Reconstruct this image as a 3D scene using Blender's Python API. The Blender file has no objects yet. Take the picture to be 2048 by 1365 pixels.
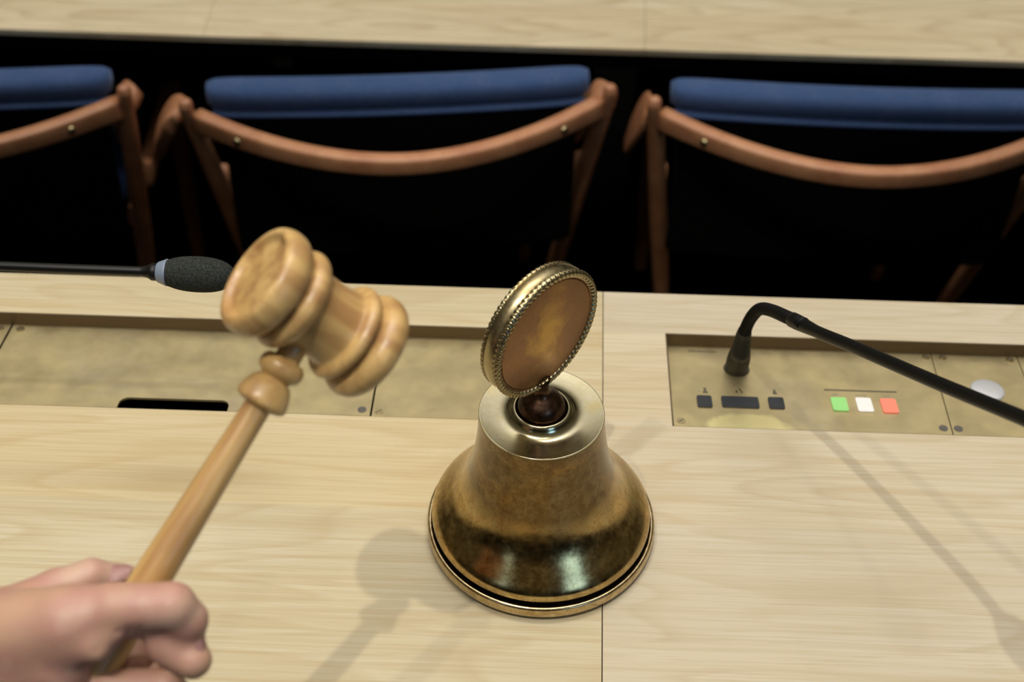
import bpy, bmesh, math, random
import numpy as np
from mathutils import Vector, Matrix

PI = math.pi
D = 0.75                      # height of the near desk top above the upper floor
scene = bpy.context.scene
C = scene.collection

# ------------------------------------------------------------------ camera
FWD = Vector((-0.00826085, 0.72258221, -0.69123564))
RGT = Vector((0.99944873, 0.02819498, 0.01752933))
UPV = Vector((-0.03215576, 0.69070977, 0.72241679))
cam_d = bpy.data.cameras.new('camera')
cam = bpy.data.objects.new('camera', cam_d)
C.objects.link(cam)
cam_d.sensor_width = 36
cam_d.lens = 2700 / 2048 * 36
cam_d.clip_start = 0.02
cam.matrix_world = Matrix(((RGT.x, UPV.x, -FWD.x, 0), (RGT.y, UPV.y, -FWD.y, 0), (RGT.z, UPV.z, -FWD.z, D + 0.8), (0, 0, 0, 1)))
cam_d.dof.use_dof = True
cam_d.dof.focus_distance = 0.93
cam_d.dof.aperture_fstop = 6.3
cam_d.dof.aperture_blades = 0
scene.camera = cam

# ------------------------------------------------------------------ view
vs = scene.view_settings
vs.view_transform = 'Standard'
vs.look = 'None'
vs.exposure = 0.0
vs.gamma = 1.0
vs.use_curve_mapping = False
scene.cycles.use_denoising = True
scene.cycles.max_bounces = 8
scene.cycles.sample_clamp_indirect = 6

# ------------------------------------------------------------------ world: a dim hall with a bright ceiling
world = bpy.data.worlds.new('hall')
scene.world = world
world.use_nodes = True
wt = world.node_tree
wt.nodes.clear()
w_out = wt.nodes.new('ShaderNodeOutputWorld')
w_bg = wt.nodes.new('ShaderNodeBackground')
w_tc = wt.nodes.new('ShaderNodeTexCoord')
w_sep = wt.nodes.new('ShaderNodeSeparateXYZ')
w_mad = wt.nodes.new('ShaderNodeMath'); w_mad.operation = 'MULTIPLY_ADD'
w_mad.inputs[1].default_value = 0.28
w_rmp = wt.nodes.new('ShaderNodeValToRGB')
w_cr = w_rmp.color_ramp
w_cr.elements[0].position = 0.0; w_cr.elements[0].color = (0.006, 0.005, 0.004, 1)
w_cr.elements[1].position = 1.0; w_cr.elements[1].color = (1.9, 1.80, 1.66, 1)
for p_, c_ in ((0.20, (0.07, 0.058, 0.034, 1)), (0.48, (0.12, 0.10, 0.06, 1)), (0.72, (0.22, 0.195, 0.15, 1)), (0.86, (0.58, 0.54, 0.46, 1))):
    e_ = w_cr.elements.new(p_); e_.color = c_
wt.links.new(w_tc.outputs['Generated'], w_sep.inputs[0])
wt.links.new(w_sep.outputs['Y'], w_mad.inputs[0])
wt.links.new(w_sep.outputs['Z'], w_mad.inputs[2])
wt.links.new(w_mad.outputs[0], w_rmp.inputs[0])
wt.links.new(w_rmp.outputs[0], w_bg.inputs[0])
w_bg.inputs[1].default_value = 0.95
wt.links.new(w_bg.outputs[0], w_out.inputs[0])

# ------------------------------------------------------------------ lamps of the hall (high ceiling spots, two windows, an added fill over the chairs)
def lamp(name, loc, power, size, aim, angle, color=(1, 0.93, 0.82)):
    l = bpy.data.lights.new(name, 'SPOT')
    l.energy = power; l.shadow_soft_size = size; l.color = color
    l.spot_size = math.radians(angle); l.spot_blend = 0.5
    o = bpy.data.objects.new(name, l); o.location = loc; C.objects.link(o)
    o.rotation_euler = (Vector(aim) - Vector(loc)).to_track_quat('-Z', 'Y').to_euler()
AIM = (0.0, 0.62, D)
lamp('ceiling_spot_main', (-0.47, -0.62, D + 4.0), 235, 0.03, AIM, 23)
lamp('ceiling_spot_right', (0.60, -0.85, D + 4.0), 42, 0.06, AIM, 23)
lamp('ceiling_spot_left', (-1.22, -0.65, D + 4.0), 110, 0.035, AIM, 23)
def area_light(name, loc, sx, sy, power, color):
    l = bpy.data.lights.new(name, 'AREA'); l.shape = 'RECTANGLE'; l.size = sx; l.size_y = sy
    l.energy = power; l.color = color
    o = bpy.data.objects.new(name, l); o.location = loc; C.objects.link(o)
    d = Vector((0, 0.6 if loc[1] < 0 else loc[1] + 0.001, D)) - Vector(loc)
    o.rotation_euler = d.to_track_quat('-Z', 'Y').to_euler()
area_light('window_right', (3.1, -3.9, D + 2.45), 1.5, 1.3, 24, (0.38, 0.66, 1.0))
area_light('window_left', (-3.0, -3.9, D + 2.45), 0.8, 1.3, 4, (0.50, 0.74, 1.0))
area_light('chair_top_fill', (0.0, 1.62, D + 4.2), 2.6, 0.5, 65, (1, 0.93, 0.84))  # unseen fill added to light the chair tops from above

# ------------------------------------------------------------------ helpers
def tag(o, label=None, cat=None, group=None, kind=None):
    if label: o['label'] = label
    if cat: o['category'] = cat
    if group: o['group'] = group
    if kind: o['kind'] = kind
    return o

def thing(name, label, cat, loc=(0, 0, 0), rotz=0.0, group=None):
    o = bpy.data.objects.new(name, None)
    C.objects.link(o)
    o.empty_display_size = 0.05
    o.location = loc; o.rotation_euler = (0, 0, rotz)
    return tag(o, label, cat, group)

def obj(name, bm, mat, parent=None, smooth=True, world=True, autosmooth=None):
    me = bpy.data.meshes.new(name)
    bmesh.ops.recalc_face_normals(bm, faces=bm.faces)
    bm.to_mesh(me); bm.free()
    me.materials.append(mat)
    for p in me.polygons: p.use_smooth = smooth
    if autosmooth:
        me.set_sharp_from_angle(angle=math.radians(autosmooth))
    o = bpy.data.objects.new(name, me)
    C.objects.link(o)
    if parent:
        o.parent = parent
        if world:   # geometry given in world coordinates
            loc = parent_world(parent)
            o.matrix_parent_inverse = loc.inverted()
    return o

def parent_world(p):
    m = p.matrix_basis.copy()
    q = p
    while q.parent:
        m = q.parent.matrix_basis @ q.matrix_parent_inverse @ m
        q = q.parent
    return m

def add_box(bm, x0, x1, y0, y1, z0, z1):
    v = [bm.verts.new(p) for p in ((x0, y0, z0), (x1, y0, z0), (x1, y1, z0), (x0, y1, z0), (x0, y0, z1), (x1, y0, z1), (x1, y1, z1), (x0, y1, z1))]
    for f in ((0, 3, 2, 1), (4, 5, 6, 7), (0, 1, 5, 4), (1, 2, 6, 5), (2, 3, 7, 6), (3, 0, 4, 7)):
        bm.faces.new([v[i] for i in f])

def add_prism(bm, pts, z0, z1):
    """pts: outline in xy; z0/z1 numbers or functions of (x, y)"""
    f0 = z0 if callable(z0) else (lambda x, y: z0)
    f1 = z1 if callable(z1) else (lambda x, y: z1)
    a = [bm.verts.new((x, y, f0(x, y))) for x, y in pts]
    b = [bm.verts.new((x, y, f1(x, y))) for x, y in pts]
    n = len(pts)
    bm.faces.new(a[::-1]); bm.faces.new(b)
    for i in range(n):
        bm.faces.new((a[i], a[(i + 1) % n], b[(i + 1) % n], b[i]))

def round_rect(x0, x1, y0, y1, r, n=5):
    pts = []
    for cx, cy, a0 in ((x1 - r, y1 - r, 0), (x0 + r, y1 - r, 90), (x0 + r, y0 + r, 180), (x1 - r, y0 + r, 270)):
        for k in range(n + 1):
            a = math.radians(a0 + 90 * k / n)
            pts.append((cx + r * math.cos(a), cy + r * math.sin(a)))
    return pts

def bevel(bm, w, seg=2, ang=30):
    es = [e for e in bm.edges if len(e.link_faces) == 2 and e.calc_face_angle(0) > math.radians(ang)]
    bmesh.ops.bevel(bm, geom=es, offset=w, segments=seg, profile=0.5, affect='EDGES')

def add_lathe(bm, prof, m=None, seg=96, radfn=None):
    """prof: list of (r, z) around local Z; m: Matrix"""
    m = m or Matrix.Identity(4)
    rings = []
    for r, z in prof:
        if r < 1e-6:
            rings.append([bm.verts.new(m @ Vector((0, 0, z)))])
        else:
            ring = []
            for k in range(seg):
                a = 2 * PI * k / seg
                ring.append(bm.verts.new(m @ Vector((r * math.cos(a), r * math.sin(a), z))))
            rings.append(ring)
    for A, B in zip(rings, rings[1:]):
        for k in range(seg):
            k2 = (k + 1) % seg
            if len(A) == 1 and len(B) == 1: continue
            if len(A) == 1: bm.faces.new((A[0], B[k], B[k2]))
            elif len(B) == 1: bm.faces.new((A[k], B[0], A[k2]))
            else: bm.faces.new((A[k], B[k], B[k2], A[k2]))

def smooth_profile(pts, n=6):
    """Catmull-Rom through the points"""
    out = []
    P = [pts[0]] + list(pts) + [pts[-1]]
    for i in range(1, len(P) - 2):
        p0, p1, p2, p3 = P[i - 1], P[i], P[i + 1], P[i + 2]
        for k in range(n):
            t = k / n
            out.append(tuple(0.5 * ((2 * b) + (-a + c) * t + (2 * a - 5 * b + 4 * c - d) * t * t + (-a + 3 * b - 3 * c + d) * t ** 3)
                             for a, b, c, d in zip(p0, p1, p2, p3)))
    out.append(tuple(pts[-1]))
    return out

def add_tube(bm, pts, rad, seg=16, flat=None, up=None, caps=True):
    """pts: path; rad: number or list; flat: (su, sv) cross section scale, up: reference vector for su axis normal"""
    pts = [Vector(p) for p in pts]
    n = len(pts)
    if not hasattr(rad, '__len__'): rad = [rad] * n
    rings = []
    ref = Vector(up) if up else None
    prev = None
    for i, p in enumerate(pts):
        t = (pts[min(i + 1, n - 1)] - pts[max(i - 1, 0)]).normalized()
        if ref is not None:
            v = (ref - t * ref.dot(t)).normalized()
        else:
            if prev is None:
                a = Vector((0, 0, 1)) if abs(t.z) < 0.9 else Vector((1, 0, 0))
                v = (a - t * a.dot(t)).normalized()
            else:
                v = (prev - t * prev.dot(t)).normalized()
            prev = v
        u = t.cross(v)
        r = rad[i]
        ru, rv = (r * flat[0], r * flat[1]) if flat else (r, r)
        if hasattr(r, '__len__'): ru, rv = r
        ring = []
        for k in range(seg):
            a = 2 * PI * k / seg
            ca, sa = math.cos(a), math.sin(a)
            if flat or hasattr(r, '__len__'):   # superellipse, softly boxed
                ca = math.copysign(abs(ca) ** 0.4, ca); sa = math.copysign(abs(sa) ** 0.4, sa)
            ring.append(bm.verts.new(p + u * (ru * ca) + v * (rv * sa)))
        rings.append(ring)
    for A, B in zip(rings, rings[1:]):
        for k in range(seg):
            k2 = (k + 1) % seg
            bm.faces.new((A[k], A[k2], B[k2], B[k]))
    if caps:
        bm.faces.new(rings[0][::-1]); bm.faces.new(rings[-1])

def axis_matrix(origin, zdir, xhint=(1, 0, 0)):
    z = Vector(zdir).normalized()
    x = Vector(xhint); x = (x - z * x.dot(z)).normalized()
    y = z.cross(x)
    return Matrix(((x.x, y.x, z.x, origin[0]), (x.y, y.y, z.y, origin[1]), (x.z, y.z, z.z, origin[2]), (0, 0, 0, 1)))

def new_bm(): return bmesh.new()

# ------------------------------------------------------------------ materials
def mat(name, color, rough=0.5, metal=0.0, **kw):
    m = bpy.data.materials.new(name); m.use_nodes = True
    b = m.node_tree.nodes['Principled BSDF']
    b.inputs['Base Color'].default_value = (*color, 1)
    b.inputs['Roughness'].default_value = rough
    b.inputs['Metallic'].default_value = metal
    for k, v in kw.items(): b.inputs[k.replace('_', ' ')].default_value = v
    return m

class N:
    """small node wiring helper"""
    def __init__(s, m):
        s.m = m; s.t = m.node_tree; s.b = s.t.nodes['Principled BSDF']
    def n(s, typ, **kw):
        o = s.t.nodes.new(typ)
        for k, v in kw.items():
            if hasattr(o, k): setattr(o, k, v)
            else: o.inputs[k].default_value = v
        return o
    def l(s, a, b): s.t.links.new(a, b)
    def coords(s, scale=(1, 1, 1), rot=(0, 0, 0), loc=(0, 0, 0)):
        tc = s.n('ShaderNodeTexCoord'); mp = s.n('ShaderNodeMapping')
        mp.inputs['Scale'].default_value = scale; mp.inputs['Rotation'].default_value = rot; mp.inputs['Location'].default_value = loc
        s.l(tc.outputs['Object'], mp.inputs[0]); return mp.outputs[0]
    def noise(s, vec, scale, detail=4, rough=0.55, dist=0.0):
        o = s.n('ShaderNodeTexNoise'); o.inputs['Scale'].default_value = scale
        o.inputs['Detail'].default_value = detail; o.inputs['Roughness'].default_value = rough; o.inputs['Distortion'].default_value = dist
        s.l(vec, o.inputs['Vector']); return o.outputs['Fac']
    def ramp(s, fac, stops):
        o = s.n('ShaderNodeValToRGB'); cr = o.color_ramp
        while len(cr.elements) < len(stops): cr.elements.new(0.5)
        for e, (p, c) in zip(cr.elements, stops):
            e.position = p; e.color = (*c, 1) if len(c) == 3 else c
        s.l(fac, o.inputs[0]); return o.outputs[0]
    def mix(s, fac, a, b, mode='MIX'):
        o = s.n('ShaderNodeMix'); o.data_type = 'RGBA'; o.blend_type = mode
        for v, i in ((fac, 0), (a, 6), (b, 7)):
            if isinstance(v, bpy.types.NodeSocket): s.l(v, o.inputs[i])
            elif i == 0: o.inputs[0].default_value = v
            else: o.inputs[i].default_value = (*v, 1)
        return o.outputs[2]
    def math(s, op, a, b=0.0, c=0.0):
        o = s.n('ShaderNodeMath'); o.operation = op
        for i, v in enumerate((a, b, c)):
            if isinstance(v, bpy.types.NodeSocket): s.l(v, o.inputs[i])
            else: o.inputs[i].default_value = v
        return o.outputs[0]
    def bump(s, h, strength=0.2, dist=0.001):
        o = s.n('ShaderNodeBump'); o.inputs['Strength'].default_value = strength; o.inputs['Distance'].default_value = dist
        s.l(h, o.inputs['Height']); s.l(o.outputs[0], s.b.inputs['Normal'])

def oak(name, offset=0.0, seam_y=0.0, plank=0.115, light=(0.555, 0.495, 0.345), mid=(0.51, 0.44, 0.28), dark=(0.42, 0.315, 0.165)):
    """pale oak strips whose grain runs along X"""
    m = mat(name, light, 0.48); g = N(m)
    tc = g.n('ShaderNodeTexCoord'); sep = g.n('ShaderNodeSeparateXYZ'); g.l(tc.outputs['Object'], sep.inputs[0])
    pid = g.math('FLOOR', g.math('DIVIDE', g.math('SUBTRACT', sep.outputs[1], seam_y), plank))
    wn = g.n('ShaderNodeTexWhiteNoise'); wn.noise_dimensions = '1D'; g.l(g.math('ADD', pid, offset), wn.inputs['W'])
    rnd = wn.outputs['Value']
    cmb = g.n('ShaderNodeCombineXYZ')
    g.l(g.math('ADD', sep.outputs[0], g.math('MULTIPLY', rnd, 7.0)), cmb.inputs[0])
    g.l(sep.outputs[1], cmb.inputs[1]); g.l(g.math('MULTIPLY_ADD', rnd, 3.0, offset), cmb.inputs[2])
    def st(sx, sy):
        mp = g.n('ShaderNodeMapping'); mp.inputs['Scale'].default_value = (sx, sy, 1); mp.inputs['Rotation'].default_value = (0, 0, 0) if sy > 50 else (0, 0, 0.035); g.l(cmb.outputs[0], mp.inputs[0]); return mp.outputs[0]
    # warped cathedral figure: contour lines of a stretched noise
    base = g.noise(st(0.9, 7.0), 1.6, 2, 0.5, 0.25)
    rings = g.math('FRACT', g.math('MULTIPLY', base, 13.0))
    line = g.ramp(rings, [(0.0, (1, 1, 1)), (0.55, (0.75, 0.75, 0.75)), (0.86, (0.0, 0.0, 0.0)), (1.0, (1, 1, 1))])
    fine = g.noise(st(6, 330), 1.0, 3, 0.6)
    pores = g.noise(st(22, 900), 1.0, 2, 0.5)
    broad = g.noise(st(1.2, 9), 1.5, 3, 0.5)
    col = g.mix(g.ramp(broad, [(0.3, (0, 0, 0)), (0.7, (1, 1, 1))]), mid, light)
    col = g.mix(g.math('MULTIPLY', g.math('SUBTRACT', 1.0, line), 0.42), col, dark)
    col = g.mix(g.ramp(fine, [(0.38, (0.42, 0.42, 0.42)), (0.58, (0, 0, 0))]), col, dark)
    col = g.mix(g.ramp(pores, [(0.30, (0.5, 0.5, 0.5)), (0.40, (0, 0, 0))]), col, dark)
    tint = g.mix(rnd, (1.03, 1.0, 0.94), (0.96, 0.97, 1.0))
    col = g.mix(1.0, col, tint, 'MULTIPLY')
    g.l(col, g.b.inputs['Base Color'])
    g.bump(fine, 0.12, 0.0004)
    g.b.inputs['Specular IOR Level'].default_value = 0.35
    return m

M = {}
M['oak_left'] = oak('oak_left', 3.0, 0.5386, 0.1105)
M['oak_right'] = oak('oak_right', 11.0, 0.6419, 0.105, light=(0.55, 0.50, 0.39), mid=(0.51, 0.45, 0.33), dark=(0.41, 0.325, 0.195))
M['oak_far'] = oak('oak_far', 23.0, 1.72, 0.12, light=(0.80, 0.715, 0.53), mid=(0.74, 0.645, 0.45))
M['carpet'] = mat('unlit_carpet', (0.0022, 0.0020, 0.0019), 1.0, Specular_IOR_Level=0.0)  # near-black colour stands in for light not reaching the floor
M['black_board'] = mat('black_board', (0.003, 0.003, 0.003), 0.8, Specular_IOR_Level=0.05)

def walnut():
    m = mat('walnut', (0.3, 0.12, 0.05), 0.42); g = N(m)
    v = g.coords((3, 3, 3)); n = g.noise(v, 6, 4, 0.6, 0.8)
    g.l(g.ramp(n, [(0.3, (0.36, 0.145, 0.07)), (0.7, (0.52, 0.26, 0.13))]), g.b.inputs['Base Color'])
    return m
M['walnut'] = walnut()

def gavel_wood():
    m = mat('gavel_maple', (0.45, 0.26, 0.10), 0.36); g = N(m)
    v = g.coords((1, 1, 1))
    mp = g.n('ShaderNodeMapping'); mp.inputs['Scale'].default_value = (90, 90, 9); g.l(v, mp.inputs[0])
    n = g.noise(mp.outputs[0], 1.0, 3, 0.55, 0.4)
    mp2 = g.n('ShaderNodeMapping'); mp2.inputs['Scale'].default_value = (26, 26, 10); g.l(v, mp2.inputs[0])
    n2 = g.noise(mp2.outputs[0], 1.0, 2, 0.5, 0.6)
    c = g.ramp(n2, [(0.3, (0.52, 0.32, 0.115)), (0.7, (0.70, 0.48, 0.20))])
    c = g.mix(g.ramp(n, [(0.38, (0.7, 0.7, 0.7)), (0.60, (0, 0, 0))]), c, (0.32, 0.155, 0.06))
    g.l(c, g.b.inputs['Base Color'])
    g.b.inputs['Coat Weight'].default_value = 0.25; g.b.inputs['Coat Roughness'].default_value = 0.3
    return m
M['gavel'] = gavel_wood()

def brass(name, c1, c2, c3, r0, r1, scale=14, spots=(0.05, 0.04, 0.02), amount=0.5, spec_scale=160):
    m = mat(name, c1, 0.3, 1.0); g = N(m)
    v = g.coords()
    big = g.noise(v, scale, 5, 0.6, 0.6)
    sm = g.noise(v, scale * 6, 5, 0.7)
    sp = g.noise(v, spec_scale, 3, 0.6)
    c = g.ramp(big, [(0.32, c1), (0.52, c2), (0.70, c3)])
    c = g.mix(g.ramp(sm, [(0.40, (amount,) * 3), (0.62, (0, 0, 0))]), c, spots)
    c = g.mix(g.ramp(sp, [(0.34, (amount * 0.8,) * 3), (0.46, (0, 0, 0))]), c, spots)
    g.l(c, g.b.inputs['Base Color'])
    g.l(g.ramp(sm, [(0.3, (r0,) * 3), (0.7, (r1,) * 3)]), g.b.inputs['Roughness'])
    g.bump(sm, 0.06, 0.0006)
    return m
M['bell_brass'] = brass('bell_brass', (0.15, 0.108, 0.052), (0.20, 0.152, 0.075), (0.26, 0.165, 0.062), 0.15, 0.25, 20, (0.09, 0.052, 0.02), 0.6, 420)
def brighten_flank(m):
    """base colour raised on the flaring skirt to lift its dim reflections"""
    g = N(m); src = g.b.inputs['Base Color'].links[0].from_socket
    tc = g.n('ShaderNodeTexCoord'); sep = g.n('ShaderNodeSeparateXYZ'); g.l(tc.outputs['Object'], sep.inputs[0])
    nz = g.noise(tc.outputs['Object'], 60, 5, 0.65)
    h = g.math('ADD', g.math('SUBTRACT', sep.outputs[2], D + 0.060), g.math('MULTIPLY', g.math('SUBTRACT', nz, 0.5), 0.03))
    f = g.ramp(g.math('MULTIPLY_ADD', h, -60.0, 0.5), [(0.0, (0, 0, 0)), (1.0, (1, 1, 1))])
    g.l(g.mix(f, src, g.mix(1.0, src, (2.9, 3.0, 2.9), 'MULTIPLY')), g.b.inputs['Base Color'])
brighten_flank(M['bell_brass'])  # brighter reflection painted into the skirt's base colour
M['bell_top_brass'] = brass('bell_top_brass', (0.47, 0.42, 0.255), (0.53, 0.49, 0.35), (0.52, 0.41, 0.15), 0.14, 0.22, 22, (0.45, 0.38, 0.20), 0.3, 420)
M['ring_brass'] = brass('ring_brass', (0.52, 0.40, 0.21), (0.66, 0.54, 0.33), (0.56, 0.40, 0.2), 0.18, 0.3, 30, (0.22, 0.14, 0.06), 0.4, 500)
M['rim_brass'] = brass('rim_brass', (0.36, 0.30, 0.17), (0.45, 0.39, 0.24), (0.42, 0.32, 0.15), 0.28, 0.38, 40, (0.20, 0.15, 0.07), 0.3, 500)
M['face_brass'] = brass('face_brass', (0.30, 0.175, 0.095), (0.35, 0.20, 0.10), (0.42, 0.25, 0.10), 0.42, 0.55, 22, (0.20, 0.11, 0.06), 0.4, 420)
def face_wear(m):
    """golden worn patch, long and ragged, in the middle of the round face"""
    g = N(m); src = g.b.inputs['Base Color'].links[0].from_socket
    tc = g.n('ShaderNodeTexCoord'); mp = g.n('ShaderNodeMapping')
    mp.inputs['Location'].default_value = (-0.0156 / 0.020, -0.6361 / 0.020, -(D + 0.203) / 0.034); mp.inputs['Scale'].default_value = (1 / 0.020, 1 / 0.020, 1 / 0.034)
    g.l(tc.outputs['Object'], mp.inputs[0])
    ln = g.n('ShaderNodeVectorMath'); ln.operation = 'LENGTH'; g.l(mp.outputs[0], ln.inputs[0])
    nz = g.noise(tc.outputs['Object'], 48, 6, 0.7, 0.7)
    d = g.math('ADD', ln.outputs['Value'], g.math('MULTIPLY', g.math('SUBTRACT', nz, 0.5), 2.6))
    f = g.ramp(d, [(0.15, (0.75, 0.75, 0.75)), (0.95, (0, 0, 0))])
    g.l(g.mix(f, src, (0.62, 0.40, 0.11)), g.b.inputs['Base Color'])
face_wear(M['face_brass'])
M['dark_bronze'] = brass('dark_bronze', (0.10, 0.055, 0.035), (0.13, 0.075, 0.05), (0.16, 0.09, 0.05), 0.25, 0.4, 40, (0.04, 0.02, 0.015), 0.4)
M['groove'] = mat('gap_black', (0.012, 0.009, 0.006), 0.6, 0.5)  # near-black fill for the gap between rim and base ring

def plate_brass():
    m = mat('plate_brass', (0.42, 0.36, 0.22), 0.42, 0.85); g = N(m)
    v = g.coords()
    a = g.noise(v, 9, 5, 0.6, 0.8); b = g.noise(v, 38, 4, 0.6)
    mp = g.n('ShaderNodeMapping'); mp.inputs['Scale'].default_value = (8, 500, 8); g.l(v, mp.inputs[0])
    br = g.noise(mp.outputs[0], 1, 2)
    c = g.ramp(a, [(0.3, (0.54, 0.46, 0.27)), (0.5, (0.62, 0.52, 0.28)), (0.7, (0.56, 0.49, 0.34))])
    c = g.mix(g.ramp(b, [(0.38, (0.18,) * 3), (0.62, (0, 0, 0))]), c, (0.47, 0.39, 0.25))
    c = g.mix(g.math('MULTIPLY', br, 0.25), c, (0.70, 0.59, 0.34))
    g.l(c, g.b.inputs['Base Color'])
    g.l(g.ramp(b, [(0.3, (0.36,) * 3), (0.7, (0.5,) * 3)]), g.b.inputs['Roughness'])
    return m
M['plate'] = plate_brass()

def worn_plate():
    """same plate, polished bare where fingers rest below the three dark keys"""
    m = plate_brass(); m.name = 'plate_brass_worn'; g = N(m)
    src = g.b.inputs['Base Color'].links[0].from_socket
    tc = g.n('ShaderNodeTexCoord'); mp = g.n('ShaderNodeMapping')
    mp.inputs['Location'].default_value = (-0.184 / 0.050, -0.7435 / 0.026, 0); mp.inputs['Scale'].default_value = (1 / 0.050, 1 / 0.026, 0)
    g.l(tc.outputs['Object'], mp.inputs[0])
    ln = g.n('ShaderNodeVectorMath'); ln.operation = 'LENGTH'; g.l(mp.outputs[0], ln.inputs[0])
    nz = g.noise(tc.outputs['Object'], 55, 3)
    d = g.math('ADD', ln.outputs['Value'], g.math('MULTIPLY', nz, 0.5))
    f = g.ramp(d, [(0.85, (0.9, 0.9, 0.9)), (1.45, (0, 0, 0))])
    g.l(g.mix(f, src, (0.92, 0.82, 0.42)), g.b.inputs['Base Color'])
    return m
M['plate_worn'] = worn_plate()
M['strip'] = mat('brown_brass_strip', (0.09, 0.062, 0.034), 0.5, 0.6)
M['plate_edge'] = mat('bright_plate_edge', (0.62, 0.52, 0.28), 0.4, 0.8)
M['black_void'] = mat('black_void', (0.001, 0.001, 0.001), 0.9, Specular_IOR_Level=0.0)
M['key_black'] = mat('key_black', (0.022, 0.026, 0.032), 0.45)
M['green'] = mat('green_button', (0.27, 0.60, 0.20), 0.35, Emission_Color=(0.25, 0.62, 0.18, 1), Emission_Strength=0.12)
M['white'] = mat('white_button', (0.80, 0.80, 0.80), 0.35)
M['red'] = mat('red_button', (0.84, 0.22, 0.15), 0.35, Emission_Color=(0.9, 0.22, 0.13, 1), Emission_Strength=0.15)
M['mark'] = mat('engraving', (0.10, 0.085, 0.055), 0.6)
M['mark_faint'] = mat('engraving_faint', (0.27, 0.235, 0.16), 0.6)
M['chrome'] = mat('satin_chrome', (0.62, 0.63, 0.67), 0.25, 0.4)
M['screw'] = mat('screw_brass', (0.66, 0.56, 0.32), 0.35, 1.0)
M['screw_dark'] = mat('screw_grey', (0.20, 0.19, 0.19), 0.45, 0.9)
M['mic_black'] = mat('mic_black', (0.004, 0.004, 0.004), 0.42, Specular_IOR_Level=0.3)
M['mic_matt'] = mat('mic_matt', (0.005, 0.005, 0.005), 0.55, Specular_IOR_Level=0.25)
M['mic_ring'] = mat('mic_ring', (0.20, 0.25, 0.33), 0.4)

def foam():
    m = mat('foam', (0.022, 0.026, 0.024), 0.95, Specular_IOR_Level=0.1); g = N(m)
    n = g.noise(g.coords(), 900, 3, 0.7)
    g.l(g.ramp(n, [(0.35, (0.012, 0.014, 0.013)), (0.7, (0.055, 0.062, 0.056))]), g.b.inputs['Base Color'])
    g.bump(n, 0.6, 0.001); return m
M['foam'] = foam()

def fabric():
    m = mat('blue_wool', (0.03, 0.08, 0.22), 0.9, Specular_IOR_Level=0.1); g = N(m)
    v = g.coords(); a = g.noise(v, 420, 3, 0.7); b = g.noise(v, 24, 3)
    c = g.ramp(a, [(0.3, (0.030, 0.055, 0.14)), (0.7, (0.085, 0.145, 0.31))])
    c = g.mix(g.ramp(b, [(0.35, (0.45,) * 3), (0.65, (0, 0, 0))]), c, (0.03, 0.075, 0.20))
    g.l(c, g.b.inputs['Base Color']); g.bump(a, 0.5, 0.002)
    g.b.inputs['Sheen Weight'].default_value = 0.35; g.b.inputs['Sheen Tint'].default_value = (0.5, 0.65, 1, 1)
    return m
M['wool'] = fabric()
M['shaded_seat_wool'] = mat('shaded_seat_wool', (0.008, 0.015, 0.035), 0.95, Specular_IOR_Level=0.05)  # blue seat wool darkened to stand in for shade under the desk

def skin():
    m = mat('skin', (0.50, 0.30, 0.23), 0.5); g = N(m)
    v = g.coords(); a = g.noise(v, 26, 3, 0.5, 0.3); b = g.noise(v, 300, 3)
    c = g.ramp(a, [(0.32, (0.49, 0.30, 0.205)), (0.52, (0.46, 0.245, 0.195)), (0.72, (0.56, 0.40, 0.30))])
    g.l(c, g.b.inputs['Base Color'])
    g.b.inputs['Subsurface Weight'].default_value = 0.15
    g.b.inputs['Subsurface Radius'].default_value = (1.0, 0.35, 0.2)
    g.b.inputs['Subsurface Scale'].default_value = 0.004
    g.bump(b, 0.12, 0.0008)
    return m
M['skin'] = skin()
M['nail'] = mat('nail', (0.62, 0.36, 0.34), 0.3)
M['sleeve'] = mat('dark_sleeve', (0.012, 0.012, 0.016), 0.9)

# ------------------------------------------------------------------ setting: two floor levels coloured near black as unlit, and their step
FL = D - 0.98                  # lower floor; its desks stand 0.25 m below the near desk
bm = new_bm(); add_box(bm, -3.2, 3.2, -1.6, 0.98, -0.06, 0.0)
tag(obj('floor', bm, M['carpet'], smooth=False), kind='structure')
bm = new_bm(); add_box(bm, -3.2, 3.2, 0.98, 4.2, FL - 0.06, FL)
tag(obj('floor', bm, M['carpet'], smooth=False), kind='structure')
bm = new_bm(); add_box(bm, -3.2, 3.2, 0.96, 0.98, FL, -0.06)
tag(obj('trim_1', bm, M['carpet'], smooth=False), kind='structure')
bm = new_bm(); add_box(bm, -3.2, 3.2, 4.2, 4.3, FL, 2.0)
tag(obj('wall_back', bm, mat('dark_wall', (0.05, 0.035, 0.022), 0.8), smooth=False), kind='structure')

# ------------------------------------------------------------------ near desk: two worktops meeting beside the bell
YF, YP, YB, YE = 0.30, 0.743, 0.852, 0.9035      # front edge, plates front, plates back, far edge
TOP, TH, DEEP = D, 0.028, 0.0132                  # top level, slab thickness, depth of the recess at its back

def jx(y): return 0.0610 + (y - 0.5041) * 0.0223  # the joint between the two worktops

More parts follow.
